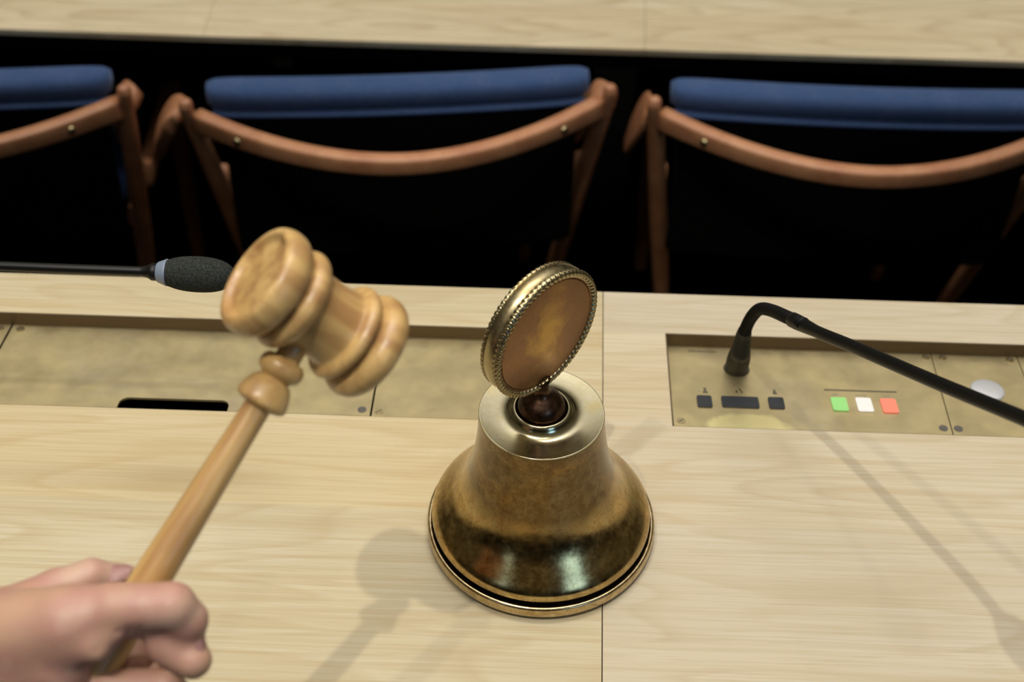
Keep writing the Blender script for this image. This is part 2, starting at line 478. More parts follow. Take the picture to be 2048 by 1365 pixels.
def slab(name, m, parent, groups, left, right, ya=YF, yb=YE):
    """worktop with recesses: groups = [(x0, x1)] spans cut out between YP and YB"""
    bm = new_bm()
    z0, z1 = TOP - TH, TOP
    def quad(xa0, xa1, xb0, xb1, y0, y1, zt=z1):
        add_prism(bm, [(xa0, y0), (xa1, y0), (xb1, y1), (xb0, y1)], z0, zt)
    L = (lambda y: left) if not callable(left) else left
    Rr = (lambda y: right) if not callable(right) else right
    quad(L(ya), Rr(ya), L(YP), Rr(YP), ya, YP)
    quad(L(YB), Rr(YB), L(yb), Rr(yb), YB, yb)
    xs = []
    cur = None
    for g0, g1 in groups:
        if cur is None:
            if g0 > L(YP) + 1e-4: quad(L(YP), g0, L(YB), g0, YP, YB)
        else: quad(cur, g0, cur, g0, YP, YB)
        cur = g1
    if cur is None: quad(L(YP), Rr(YP), L(YB), Rr(YB), YP, YB)
    elif cur < Rr(YP) - 1e-4: quad(cur, Rr(YP), cur, Rr(YB), YP, YB)
    return obj(name, bm, m, parent, smooth=False)

GL = (-1.30, 0.025)            # left run of plates
GR = (0.1225, 1.30)            # right run of plates
gap = 0.0004
deskL = thing('desk', 'pale oak desk left of the joint beside the bell, with a long brass-plate recess', 'desk', (-0.7, 0.6, 0))
slab('desk_top', M['oak_left'], deskL, [GL], -1.5, lambda y: jx(y) - gap)
deskR = thing('desk', 'pale oak desk right of the joint beside the bell, holding the keypad panel', 'desk', (0.7, 0.6, 0))
slab('desk_top', M['oak_right'], deskR, [GR], lambda y: jx(y) + gap, 1.5)
def liner(parent, g):
    bm = new_bm()
    add_box(bm, g[0], g[1], YB - 0.0015, YB, TOP - TH, TOP + 0.0002)
    for x in (g[0], g[1] - 0.0012): add_box(bm, x, x + 0.0012, YP, YB, TOP - TH, TOP + 0.0001)
    o = obj('recess_liner', bm, M['strip'], parent, smooth=False)
    o['label'] = 'brown metal strip lining the recess'
liner(deskL, GL); liner(deskR, GR)
for parent, x0, x1 in ((deskL, -1.5, 0.06), (deskR, 0.075, 1.5)):
    bm = new_bm(); add_box(bm, x0, x1, 0.862, 0.884, 0.0, TOP - TH)
    obj('modesty_panel', bm, M['black_board'], parent, smooth=False)
    bm = new_bm()
    xl = x0 if parent is deskL else x1 - 0.03
    add_box(bm, xl, xl + 0.03, 0.36, 0.862, 0.0, TOP - TH)
    obj('side_panel', bm, M['black_board'], parent, smooth=False)

def pz(y): return TOP - DEEP * (y - YP) / (YB - YP)   # the sloping surface of the plates

def plate(x0, x1, name, label, mtl, notch=None, shift=0.0):
    """a brass cover plate lying in the recess; falls away towards the back"""
    t = thing(name, label, 'panel', ((x0 + x1) / 2, YP, TOP - 0.002))
    y0, y1 = YP + 0.0004, YB - 0.0016
    pts = [(x0, y1), (x0, y0)]
    if notch:
        a, b, h, r = notch
        pts.append((a, y0))
        for k in range(7):
            an = math.radians(180 - 90 * k / 6); pts.append((a + r + r * math.cos(an), y0 + h - r + r * math.sin(an)))
        for k in range(7):
            an = math.radians(90 - 90 * k / 6); pts.append((b - r + r * math.cos(an), y0 + h - r + r * math.sin(an)))
        pts.append((b, y0))
    pts += [(x1 + shift, y0), (x1, y1)]
    bm = new_bm()
    add_prism(bm, pts[::-1], lambda x, y: pz(y) - 0.0022, lambda x, y: pz(y))
    bmesh.ops.triangulate(bm, faces=[f for f in bm.faces if len(f.verts) > 4])
    obj('cover_plate', bm, mtl, t, smooth=False)
    return t

def on_plate(bm, pts, h0, h1):
    add_prism(bm, pts, lambda x, y: pz(y) + h0, lambda x, y: pz(y) + h1)

def screw(t, x, y, dark=False, r=0.0036):
    bm = new_bm()
    pts = [(x + r * math.cos(2 * PI * k / 20), y + r * math.sin(2 * PI * k / 20)) for k in range(20)]
    on_plate(bm, pts, 0.0001, 0.0005)
    bevel(bm, 0.00025, 1, 40)
    s = obj('screw', bm, M['screw_dark'] if dark else M['screw'], t, smooth=False)
    bm = new_bm()
    on_plate(bm, [(x - r * .7, y - r * .45), (x - r * .5, y - r * .65), (x + r * .7, y + r * .45), (x + r * .5, y + r * .65)], 0.00049, 0.00056)
    sl = obj('screw_slot', bm, M['mark'], s, smooth=False, world=False)

pl1 = plate(-0.80, -0.4475, 'brass_panel', 'plain brass panel at the far left edge of the near desk', M['plate'])
screw(pl1, -0.4555, 0.8440)
pl2 = plate(-0.4455, -0.1222, 'brass_panel', 'long brass panel with a black finger notch, behind the gavel handle', M['plate'], notch=(-0.3272, -0.2375, 0.0135, 0.0075))
screw(pl2, -0.1291, 0.7508, True); screw(pl2, -0.4375, 0.8440)
pl3 = plate(-0.1206, 0.0235, 'brass_panel', 'short brass panel between the gavel head and the bell', M['plate'])
screw(pl3, -0.1153, 0.7492)
bm = new_bm(); add_box(bm, -0.345, -0.22, YP + 0.0002, 0.79, TOP - 0.027, TOP - 0.026)
for x in (-0.345, -0.221): add_box(bm, x, x + 0.001, YP + 0.0002, 0.79, TOP - 0.027, TOP - 0.009)
add_box(bm, -0.345, -0.22, 0.789, 0.79, TOP - 0.027, TOP - 0.009)
o = obj('notch_pocket', bm, M['black_void'], pl2, smooth=False); o['label'] = 'black pocket under the finger notch'

kp = plate(0.1240, 0.3540, 'control_panel', 'brass keypad panel with green, white and red buttons', M['plate_worn'], shift=-0.0058)
screw(kp, 0.1300, 0.7498); screw(kp, 0.3425, 0.7512, True); screw(kp, 0.3490, 0.8455)
def slantkey(t, name, x0, x1, y0, y1, h, mtl, label=None, rim=None):
    pts = round_rect(x0, x1, y0, y1, 0.0016, 4)
    if rim:
        bm = new_bm(); on_plate(bm, round_rect(x0 - rim, x1 + rim, y0 - rim, y1 + rim, 0.0022, 4), 0.0, 0.00025)
    bm = new_bm(); on_plate(bm, pts, 0.0001, h); bevel(bm, 0.0005, 2, 50)
    k = obj(name, bm, mtl, t, autosmooth=40)
    if label: k['label'] = label
    return k
slantkey(kp, 'key', 0.1451, 0.1573, 0.7675, 0.7822, 0.0014, M['key_black'], 'small black key left of the wide key')
slantkey(kp, 'key', 0.1653, 0.1960, 0.7684, 0.7822, 0.0014, M['key_black'], 'wide black key')
slantkey(kp, 'key', 0.2041, 0.2169, 0.7686, 0.7828, 0.0014, M['key_black'], 'small black key right of the wide key')
slantkey(kp, 'button', 0.2563, 0.2692, 0.7683, 0.7854, 0.0014, M['green'], 'green button')
slantkey(kp, 'button', 0.2769, 0.2897, 0.7681, 0.7858, 0.0014, M['white'], 'white button')
slantkey(kp, 'button', 0.2973, 0.3101, 0.7678, 0.7856, 0.0014, M['red'], 'red button')
bm = new_bm(); on_plate(bm, [(0.2531, 0.7952), (0.3137, 0.7952), (0.3137, 0.7968), (0.2531, 0.7968)], 0.0001, 0.0003)
o = obj('slot', bm, M['mark'], kp, smooth=False); o['label'] = 'narrow dark slot above the coloured buttons'
# small engraved marks: figures above the keys, worn caption at the top, faint captions above the buttons
def figure(bm, x, y, s=1.0):
    on_plate(bm, [(x - 0.0022 * s, y - 0.0028 * s), (x + 0.0022 * s, y - 0.0028 * s), (x + 0.0011 * s, y + 0.0008 * s), (x - 0.0011 * s, y + 0.0008 * s)], 0.0001, 0.0002)
    on_plate(bm, [(x + 0.0012 * s * math.cos(2 * PI * k / 10), y + (0.0024 + 0.0014 * math.sin(2 * PI * k / 10)) * s) for k in range(10)], 0.0001, 0.0002)
bm = new_bm(); figure(bm, 0.1530, 0.7895, 1.1); obj('key_marking', bm, M['mark'], kp, smooth=False)
bm = new_bm(); on_plate(bm, [(0.1465, 0.7886), (0.1495, 0.7886), (0.1495, 0.7895), (0.1465, 0.7895)], 0.0001, 0.0002)
obj('key_marking', bm, M['mark_faint'], kp, smooth=False)
bm = new_bm(); figure(bm, 0.2110, 0.7905, 0.9)
obj('key_marking', bm, M['mark'], kp, smooth=False)
bm = new_bm()
for x, y, s in ((0.1792, 0.7898, 0.55), (0.1822, 0.7925, 0.5), (0.1835, 0.7895, 0.5)): figure(bm, x, y, s)
obj('key_marking', bm, M['strip'], kp, smooth=False)
bm = new_bm()
rnd = random.Random(5)
x = 0.1435
for k in range(11):
    w = rnd.uniform(0.0012, 0.0019); hh = rnd.uniform(0.0018, 0.003)
    on_plate(bm, [(x, 0.8425), (x + w * .5, 0.8425), (x + w * .5, 0.8430 + hh), (x, 0.8430 + hh)], 0.0001, 0.00018)
    on_plate(bm, [(x, 0.8425), (x + w, 0.8425), (x + w, 0.8436), (x, 0.8436)], 0.0001, 0.00018)
    x += w + 0.0006
obj('engraved_caption', bm, M['mark'], kp, smooth=False)
bm = new_bm()
for x0, n in ((0.2592, 4), (0.2785, 7), (0.3010, 5)):
    for k in range(n):
        xx = x0 + k * 0.0013
        on_plate(bm, [(xx, 0.7893), (xx + 0.0008, 0.7893), (xx + 0.0008, 0.7912), (xx, 0.7912)], 0.0001, 0.00016)
obj('button_caption', bm, M['mark_faint'], kp, smooth=False)

kn = plate(0.3549, 0.4285, 'brass_panel', 'narrow brass panel carrying a round silver push knob', M['plate'], shift=-0.0035)
# left edge of this plate follows the seam too
for v in kn.children[0].data.vertices:
    if v.co.x < 0.37: v.co.x -= 0.0058 * (YB - v.co.y) / (YB - YP)
screw(kn, 0.3546, 0.7512, True); screw(kn, 0.3635, 0.8455); screw(kn, 0.4215, 0.8455)
m_k = axis_matrix((0.3905, 0.8008, pz(0.8008)), (0, DEEP / (YB - YP), 1))
bm = new_bm(); add_lathe(bm, smooth_profile([(0.0142, 0.0), (0.0142, 0.0012), (0.0136, 0.0022), (0.0118, 0.0030), (0.006, 0.0038), (0.0, 0.0040)], 5), m_k, 64)
o = obj('push_knob', bm, M['chrome'], kn); o['label'] = 'round silver push knob'
kr = plate(0.4294, 0.80, 'brass_panel', 'brass panel cut off by the right edge of the photo, beside the silver knob', M['plate'])
for v in kr.children[0].data.vertices:
    if v.co.x < 0.45: v.co.x -= 0.0035 * (YB - v.co.y) / (YB - YP)
screw(kr, 0.4385, 0.8455, True)
bm = new_bm(); add_box(bm, GL[0], -0.8015, YP, YB - 0.0015, TOP - TH, TOP - 0.004); obj('recess_liner', bm, M['strip'], deskL, smooth=False)
bm = new_bm(); add_box(bm, 0.8015, GR[1], YP, YB - 0.0015, TOP - TH, TOP - 0.004); obj('recess_liner', bm, M['strip'], deskR, smooth=False)

# ------------------------------------------------------------------ far desks on the lower level
FZ = D - 0.25
def fardesk(x0a, x0b, x1a, x1b, y0l, y0r, label, off):
    t = thing('desk', label, 'desk', ((x0a + x1a) / 2, 2.0, FL), 0, None)
    bm = new_bm()
    add_prism(bm, [(x0a + .0003, y0l), (x1a - .0003, y0r), (x1b - .0003, 2.45), (x0b + .0003, 2.45)], FZ - 0.009, FZ)
    mm = M['oak_far']
    obj('desk_top', bm, mm, t, smooth=False)
    bm = new_bm()
    add_prism(bm, [(x0a + .002, y0l + 0.012), (x1a - .002, y0r + 0.012), (x1b - .002, 2.44), (x0b + .002, 2.44)], FZ - 0.04, FZ - 0.0092)
    obj('under_frame', bm, M['black_board'], t, smooth=False)
    bm = new_bm(); add_box(bm, x0a + .05, x1a - .05, 2.38, 2.40, FL, FZ - 0.04)
    obj('modesty_panel', bm, M['black_board'], t, smooth=False)
    for x in (x0a + 0.05, x1a - 0.075):
        bm = new_bm(); add_box(bm, x, x + 0.025, 2.1, 2.38, FL, FZ - 0.04)
        obj('side_panel', bm, M['black_board'], t, smooth=False)
fardesk(-1.75, -1.85, -0.4825, -0.497, 1.733, 1.7215, 'pale oak desk top at the upper left corner, beyond the leftmost chair', 1)
fardesk(-0.4825, -0.497, 0.1638, 0.197, 1.7215, 1.7205, 'pale oak desk top along the middle of the top edge, beyond the middle chair', 2)
fardesk(0.1638, 0.197, 1.60, 1.75, 1.7205, 1.7185, 'pale oak desk top at the upper right corner, beyond the right chair', 3)

# ------------------------------------------------------------------ the bell
bx, by = 0.01739, 0.63613
LEAN = -0.028                  # the old casting leans a little to the left
bell = thing('hand_bell', 'large tarnished brass presiding bell with a round medallion handle', 'bell', (bx, by, TOP))
def lean(o):
    for v in o.data.vertices: v.co.x += LEAN * max(0.0, v.co.z - TOP - 0.012)
mb = Matrix.Translation((bx, by, TOP))
bm = new_bm()
add_lathe(bm, [(0.0, 0.0028), (0.0815, 0.0028), (0.0832, 0.0031)] + smooth_profile([(0.0838, 0.0036), (0.0844, 0.0046), (0.0845, 0.007), (0.0842, 0.0108), (0.0828, 0.0124), (0.0810, 0.0122), (0.0800, 0.0105)], 5) + [(0.0795, 0.0060), (0.0, 0.0055)], mb, 144)
o = obj('base_ring', bm, M['ring_brass'], bell); o['label'] = 'pale brass ring the bell rests on'
bm = new_bm(); add_lathe(bm, [(0.0, 0.0), (0.0812, 0.0), (0.0812, 0.0030), (0.0, 0.0030)], mb, 96)
o = obj('felt_pad', bm, M['black_board'], bell, smooth=False); o['label'] = 'thin black pad under the base ring'
bm = new_bm(); add_lathe(bm, [(0.0, 0.0050), (0.0775, 0.0050), (0.0775, 0.0150), (0.0, 0.0150)], mb, 96)
o = obj('inner_groove', bm, M['groove'], bell, smooth=False); lean(o); o['label'] = 'black gap between bell rim and base ring'
prof = [(0.0770, 0.0148), (0.0790, 0.0150), (0.0803, 0.0163), (0.0806, 0.0190), (0.0800, 0.0220), (0.0776, 0.0256), (0.0740, 0.0297), (0.0690, 0.0352), (0.0635, 0.0418),
        (0.0582, 0.0500), (0.0540, 0.0595), (0.0508, 0.0700), (0.0483, 0.0805), (0.0463, 0.0920), (0.0448, 0.1040), (0.0438, 0.1150), (0.0434, 0.1235)]
bm = new_bm(); add_lathe(bm, [(0.0, 0.0148)] + smooth_profile(prof, 5) + [(0.0430, 0.1236), (0.0, 0.1200)], mb, 160)
o = obj('bell_body', bm, M['bell_brass'], bell, autosmooth=50); lean(o)
top = [(0.0434, 0.1240), (0.0433, 0.1246), (0.0428, 0.1249), (0.0405, 0.1246), (0.0350, 0.1240), (0.0290, 0.1238), (0.0250, 0.1246), (0.0222, 0.1268), (0.0203, 0.1296), (0.0188, 0.1306), (0.0176, 0.1298), (0.0170, 0.1270), (0.0168, 0.1245)]
bm = new_bm(); add_lathe(bm, smooth_profile(top, 5), mb, 160)
o = obj('top_plate', bm, M['bell_top_brass'], bell); lean(o); o['label'] = 'bright brass top plate with a raised collar'
bm = new_bm()
add_lathe(bm, smooth_profile([(0.0166, 0.1243), (0.0166, 0.1290), (0.0158, 0.1335), (0.0135, 0.1380), (0.0100, 0.1415), (0.0068, 0.1445), (0.0052, 0.1480), (0.0050, 0.1530), (0.0060, 0.1570)], 6), mb, 96)
o = obj('neck', bm, M['dark_bronze'], bell); lean(o); o['label'] = 'dark bronze dome and neck'
# medallion: an upright disc turned towards the right
AL = math.radians(46.8)
nrm = Vector((math.sin(AL), -math.cos(AL), 0.0))
disc_c = Vector((0.0156, 0.6361, TOP + 0.1978))
md = axis_matrix(disc_c, nrm, (0, 0, 1))
bm = new_bm()
add_lathe(bm, [(0.0, 0.0), (0.0405, 0.0), (0.0412, -0.0003), (0.0415, -0.0012), (0.0419, -0.0003), (0.0426, -0.0002), (0.0429, -0.0012), (0.0429, -0.0035), (0.0, -0.0035)], md, 128)
o = obj('medallion_face', bm, M['face_brass'], bell, autosmooth=35); o['label'] = 'worn copper-brown round face'
bm = new_bm()
add_lathe(bm, [(0.0, -0.0030), (0.0432, -0.0030)] + smooth_profile([(0.0442, -0.0022), (0.0456, -0.0030), (0.0468, -0.0055), (0.0472, -0.0080), (0.0468, -0.0108), (0.0456, -0.0134), (0.0440, -0.0142)], 5) + [(0.0, -0.0138)], md, 128)
band = obj('medallion_band', bm, M['rim_brass'], bell, autosmooth=50); band['label'] = 'rounded pale brass rim of the medallion'
def rope(zc, rc, r0, nst=72):
    bm = new_bm(); NT, NP = nst * 8, 14
    V = []
    for i in range(NT):
        th = 2 * PI * i / NT; row = []
        for j in range(NP):
            ph = 2 * PI * j / NP
            w_ = ((nst * th / (2 * PI) + 0.9 * math.sin(ph - 0.6)) % 1.0)
            r = r0 * (0.55 + 0.55 * math.sin(PI * w_) ** 0.55 - 0.12 * w_)
            row.append(bm.verts.new(md @ Vector(((rc + r * math.cos(ph)) * math.cos(th), (rc + r * math.cos(ph)) * math.sin(th), zc + r * math.sin(ph)))))
        V.append(row)
    for i in range(NT):
        for j in range(NP):
            a, b = i, (i + 1) % NT; c, d = j, (j + 1) % NP
            bm.faces.new((V[a][c], V[a][d], V[b][d], V[b][c]))
    return bm
o = obj('rope_edging', rope(-0.0012, 0.0450, 0.0029), M['rim_brass'], band, world=False)
o = obj('rope_edging', rope(-0.0135, 0.0450, 0.0020), M['rim_brass'], band, world=False)

# ------------------------------------------------------------------ the gavel, held in the air
A0 = Vector((-0.12954478, 0.48445291, 0.37485873 + D))
AX = Vector((0.69820338, 0.08274801, -0.70976455)).normalized()
HC = A0 + AX * 0.038
GRIP = Vector((-0.17475, 0.38706, 0.26636 + D))
BD = (GRIP - HC); BD = (BD - AX * BD.dot(AX)).normalized()
gavel = thing('gavel', 'turned wooden gavel held in the air by a hand', 'gavel', tuple(HC))
mm_ = axis_matrix(A0, AX, BD)
pf = [(0, 3.2), (17, 3.2), (20.3, 2.9), (21.8, 1.6), (22.8, 0.3), (24.5, -0.2), (27, 1.2), (28.4, 4.5), (28.7, 8), (28.0, 11.5), (26, 14.5), (23, 16.2), (21.6, 17),
      (22.0, 17.8), (24.6, 19.2), (26.2, 21.8), (26.4, 24), (25.5, 26.6), (23.6, 28.6), (21.6, 29.6), (20.8, 31), (20.2, 36), (20.0, 42), (20.3, 49), (20.9, 52), (21.8, 52.8),
      (24.2, 54), (25.8, 56.2), (25.6, 58.6), (23.6, 60.4), (20.8, 61.2), (20.6, 62.2), (22.6, 63.4), (26.0, 65.4), (28.2, 69), (28.3, 72.5), (26.8, 76.2), (23.6, 78.4), (19.6, 77.4), (18.2, 75.4), (0, 75)]
local = axis_matrix((0, 0, 0), (0, 0, 1))
bm = new_bm(); add_lathe(bm, [(r / 1000, z / 1000) for r, z in smooth_profile(pf, 4)], None, 128)
head = obj('gavel_head', bm, M['gavel'], gavel, world=False)
head.matrix_basis = Matrix.Translation(-HC) @ mm_ if False else (Matrix.Translation(HC).inverted() @ mm_)
mh = axis_matrix(HC, BD, AX)
hf = [(6.6, 15), (6.6, 25.5), (9.0, 26.5), (11.2, 29), (11.6, 32), (10.6, 35), (8.0, 37), (7.4, 37.8), (8.8, 38.4), (10.9, 41), (12.4, 45), (13.2, 48.5), (12.9, 51.2), (10.4, 52.8), (7.4, 53.6), (6.9, 56),
      (7.2, 70), (7.9, 95), (8.8, 125), (9.5, 150), (10.0, 180), (10.2, 205), (9.4, 222), (7.6, 230), (4, 234), (0, 235)]
bm = new_bm(); add_lathe(bm, [(r / 1000, z / 1000) for r, z in [(0, 15)] + smooth_profile(hf, 4)], None, 64)
hnd = obj('gavel_handle', bm, M['gavel'], gavel, world=False)
hnd.matrix_basis = Matrix.Translation(HC).inverted() @ mh

# ------------------------------------------------------------------ the hand: one continuous surface from a blended distance field
import openvdb
chains = {
    'wrist': [(-88.7, -42.6, 2.0, 25.4), (-131.0, -50.6, 10.0, 27.4), (-184.2, -65.0, 18.0, 29.2), (-293.0, -96.4, 40.0, 35.8)],
    'palm': [(-88.7, -43.8, 2.0, 24.1), (-59.6, -42.1, -5.0, 20.1), (-39.4, -41.2, -14.0, 15.1)],
    'heel': [(-91.9, -62.8, 10.0, 24.4), (-75.3, -89.7, 18.0, 19.8)],
    'web': [(-85.9, -30.2, -5.0, 21.5), (-51.6, -25.4, -14.0, 17.0), (-30.2, -19.9, -22.0, 14.0)],
    'index': [(-62.7, -21.9, -16.0, 15.5), (-34.5, -16.5, -23.0, 14.9), (-10.7, -11.2, -25.0, 11.8), (15.4, -10.4, -23.0, 10.7), (20.7, -18.2, -17.0, 9.6), (18.5, -30.3, -10.0, 8.5)],
    'fold': [(-32.5, -26.4, -22.0, 11.6), (-18.6, -27.9, -28.0, 7.4), (-10.9, -22.1, -29.0, 5.1)],
    'indextip': [(9.1, -31.0, -12.0, 9.2), (22.8, -37.9, -14.0, 9.0)],
    'underside': [(-21.5, -17.5, -20.0, 9.3), (-8.1, -17.0, -18.0, 9.8), (7.7, -17.4, -14.0, 9.9)],
    'inner': [(-31.4, -49.9, 12.0, 7.8), (-0.7, -49.9, 12.0, 8.3)],
    'deep': [(-64.8, -43.8, 45.0, 16.5), (-36.2, -48.2, 53.0, 14.1), (-5.0, -48.2, 53.0, 13.0)],
    'middle': [(-60.8, -61.5, 5.0, 17.0), (-37.3, -62.6, 0.0, 10.8), (-19.3, -51.9, -8.0, 8.8), (8.1, -51.9, -8.0, 8.6), (15.6, -63.9, 5.0, 7.8), (-0.3, -74.0, 15.0, 7.4)],
    'ring': [(-69.3, -83.9, 15.0, 17.2), (-40.6, -82.4, 10.0, 10.3), (-22.0, -73.6, 5.0, 8.2), (-0.1, -74.1, 5.0, 7.8), (6.6, -85.4, 12.0, 7.1), (-9.0, -92.8, 20.0, 6.7)],
    'little': [(-76.0, -100.2, 20.0, 14.9), (-47.1, -101.1, 15.0, 9.4), (-28.3, -94.6, 10.0, 7.1), (-11.8, -95.2, 12.0, 6.6), (-6.0, -104.6, 18.0, 6.2), (-17.9, -111.8, 25.0, 6.0)],
    'thumb': [(-69.9, -22.5, 10.0, 16.1), (-53.1, -11.8, 22.0, 11.0), (-37.5, -5.0, 26.0, 8.5), (-21.5, -9.5, 36.0, 7.6), (-8.6, -20.7, 45.0, 7.7), (-9.9, -35.0, 52.0, 10.4)],  # last, unseen knots extend the thumb to block light from the hollow
}
blend = {'wrist': 16, 'palm': 12, 'heel': 14, 'web': 14, 'index': 10, 'fold': 6, 'indextip': 4, 'underside': 5, 'inner': 3, 'deep': 6, 'middle': 3.0, 'ring': 3.0, 'little': 3.0, 'thumb': 8}
VX = 1.25
lo = np.array([-335.0, -160.0, -60.0]); hi = np.array([60.0, 30.0, 90.0])
dims = np.ceil((hi - lo) / VX).astype(int)
gx = (lo[0] + VX * np.arange(dims[0], dtype=np.float32))[:, None, None]
gy = (lo[1] + VX * np.arange(dims[1], dtype=np.float32))[None, :, None]
gz = (lo[2] + VX * np.arange(dims[2], dtype=np.float32))[None, None, :]
def capsule(a, b):
    ax_, ay_, az_, ar = a; ex, ey, ez = b[0] - ax_, b[1] - ay_, b[2] - az_
    L2 = ex * ex + ey * ey + ez * ez
    px, py, pzz = gx - ax_, gy - ay_, gz - az_
    t = np.clip((px * ex + py * ey + pzz * ez) / L2, 0, 1)
    return (np.sqrt((px - t * ex) ** 2 + (py - t * ey) ** 2 + (pzz - t * ez) ** 2) - (ar + (b[3] - ar) * t)).astype(np.float32)
def smin(a, b, k):
    h = np.maximum(k - np.abs(a - b), 0) / k
    return np.minimum(a, b) - h * h * k * 0.25
CREASES = [((-7.0, -19.9, -33.0, 0.2), (-10.9, -26.5, -26.0, 0.2)), ((-2.0, -19.0, -33.0, 0.2), (-5.4, -26.4, -24.0, 0.2)), ((3.0, -18.7, -32.0, 0.2), (0.3, -26.0, -22.0, 0.2)), ((-11.4, -20.6, -38.0, 0.2), (-16.1, -29.2, -36.0, 0.2))]
field = None
for name in chains:
    ch = chains[name]; f = None
    for a, b in zip(ch, ch[1:]):
        c = capsule(a, b); f = c if f is None else smin(f, c, 2.5)
    field = f if field is None else smin(field, f, blend[name])
# short flexion creases under the index finger, and over its knuckle
for a_, b_ in CREASES:
    field = field + np.maximum(0, 2.2 - np.abs(capsule(a_, b_))) * 0.55
# the handle keeps its own room inside the grip
def to_local(w): q = (w - GRIP) * 1000.0; return (q.dot(RGT), q.dot(UPV), q.dot(FWD))
h0, h1 = to_local(HC + BD * 0.08), to_local(HC + BD * 0.245)
field = np.maximum(field, -capsule((*h0, 7.4), (*h1, 9.3)))
grid = openvdb.FloatGrid(100.0)
grid.copyFromArray(np.ascontiguousarray(np.clip(field, -90, 90)))
pts_, quads_ = grid.convertToQuads(isovalue=0.0)
pts_ = np.asarray(pts_) * VX + lo
Rm = np.array([list(RGT), list(UPV), list(FWD)])
person = thing('person', 'bare hand of a person in a dark sleeve gripping the wooden gavel handle', 'person', tuple(GRIP))
me = bpy.data.meshes.new('hand')
me.from_pydata([tuple(p) for p in (pts_ / 1000.0) @ Rm], [], [tuple(int(i) for i in q) for q in quads_])
me.materials.append(M['skin'])
bm = bmesh.new(); bm.from_mesh(me)
for _ in range(4): bmesh.ops.smooth_vert(bm, verts=bm.verts, factor=0.5, use_axis_x=True, use_axis_y=True, use_axis_z=True)
bmesh.ops.recalc_face_normals(bm, faces=bm.faces); bm.to_mesh(me); bm.free()
for p in me.polygons: p.use_smooth = True
hand = bpy.data.objects.new('hand', me); C.objects.link(hand); hand.parent = person
def hl(x, y, z): return (RGT * x + UPV * y + FWD * z) / 1000.0
def nail(c, along, normal, L, W, name='fingernail'):
    m_ = axis_matrix(c, normal, along)
    bm = new_bm(); nu, nv = 12, 12; V = []
    for i in range(nu + 1):
        row = []
        for j in range(nv + 1):
            u = -1 + 2 * i / nu; v = -1 + 2 * j / nv
            k = math.sqrt(max(0.0, 1 - 0.35 * v * v * 1.0)); k2 = math.sqrt(max(0, 1 - 0.3 * u * u))
            row.append(bm.verts.new(m_ @ Vector((L * u * k, W * v * k2, -0.0024 * v * v - 0.0006 * u * u))))
        V.append(row)
    for i in range(nu):
        for j in range(nv): bm.faces.new((V[i][j], V[i + 1][j], V[i + 1][j + 1], V[i][j + 1]))
    bmesh.ops.solidify(bm, geom=bm.faces[:], thickness=0.0006)
    return obj(name, bm, M['nail'], person, world=False)
nail(hl(-25.5, -1.6, 25.0), (RGT * 1.0 - UPV * 0.10 + FWD * 0.3), (UPV * 0.75 - FWD * 0.66), 0.0075, 0.0054)
from mathutils.bvhtree import BVHTree
bv = BVHTree.FromPolygons([v.co for v in me.vertices], [list(p.vertices) for p in me.polygons])
o_ = hl(26.8, -29.7, -80.0)
hit, nrm_, _i, _d = bv.ray_cast(o_, FWD)
nail(hit + nrm_ * 0.0010, (RGT * 0.35 - UPV * 0.9 - FWD * 0.1), nrm_, 0.0060, 0.0042)
bm = new_bm()
sp = [hl(*q) for q in ((-232, -79, 27), (-240, -81, 29), (-330, -106, 46), (-470, -150, 70), (-560, -178, 84))]
add_tube(bm, sp, [0.040, 0.0425, 0.047, 0.056, 0.060], 40)
o = obj('sleeve', bm, M['sleeve'], person, world=False); o['label'] = 'dark cloth sleeve'

# ------------------------------------------------------------------ gooseneck microphones
def spline(pts, n=10): return smooth_profile(pts, n)
def add_foam(bm, a, b, r):
    a, b = Vector(a), Vector(b); L = (b - a).length
    prof = [(0, 0), (r * .62, 0.0), (r * .80, L * .08), (r * .95, L * .25), (r, L * .48), (r * .93, L * .70), (r * .72, L * .87), (r * .38, L * .97), (0, L)]
    add_lathe(bm, smooth_profile(prof, 5), axis_matrix(a, b - a), 48)

mic = thing('gooseneck_microphone', 'black gooseneck microphone rising from the keypad panel and arching to the right', 'microphone', (0.1825, 0.8200, pz(0.82)))
nb = Vector((0, DEEP / (YB - YP), 1)).normalized()
m0 = axis_matrix((0.1825, 0.8205, pz(0.8205) + 0.0001), nb)
bm = new_bm(); add_lathe(bm, smooth_profile([(0.0, 0.0), (0.0103, 0.0), (0.0106, 0.0008), (0.0103, 0.0018), (0.0085, 0.002)], 3), m0, 48)
o = obj('socket_ring', bm, M['screw_dark'], mic); o['label'] = 'grey metal socket ring'
base = Vector((0.1825, 0.8205, pz(0.8205)))
q = smooth_profile([(0.1820, 0.8195, D - 0.0080, 0.0096), (0.1815, 0.8150, D + 0.008, 0.0097), (0.1808, 0.8100, D + 0.022, 0.0083), (0.1802, 0.8066, D + 0.0235, 0.0079), (0.1798, 0.8055, D + 0.042, 0.0066), (0.1796, 0.8030, D + 0.052, 0.0056)], 6)
bm = new_bm(); add_tube(bm, [a_[:3] for a_ in q], [a_[3] for a_ in q], 32)
o = obj('plug_sleeve', bm, M['mic_matt'], mic)
neck = spline([(0.1797, 0.8038, D + 0.048), (0.1798, 0.8000, D + 0.060), (0.1810, 0.7935, D + 0.0765), (0.1838, 0.7830, D + 0.0940), (0.1884, 0.7640, D + 0.1100), (0.1950, 0.7334, D + 0.1305), (0.2010, 0.7150, D + 0.1420)], 16)
bm = new_bm()
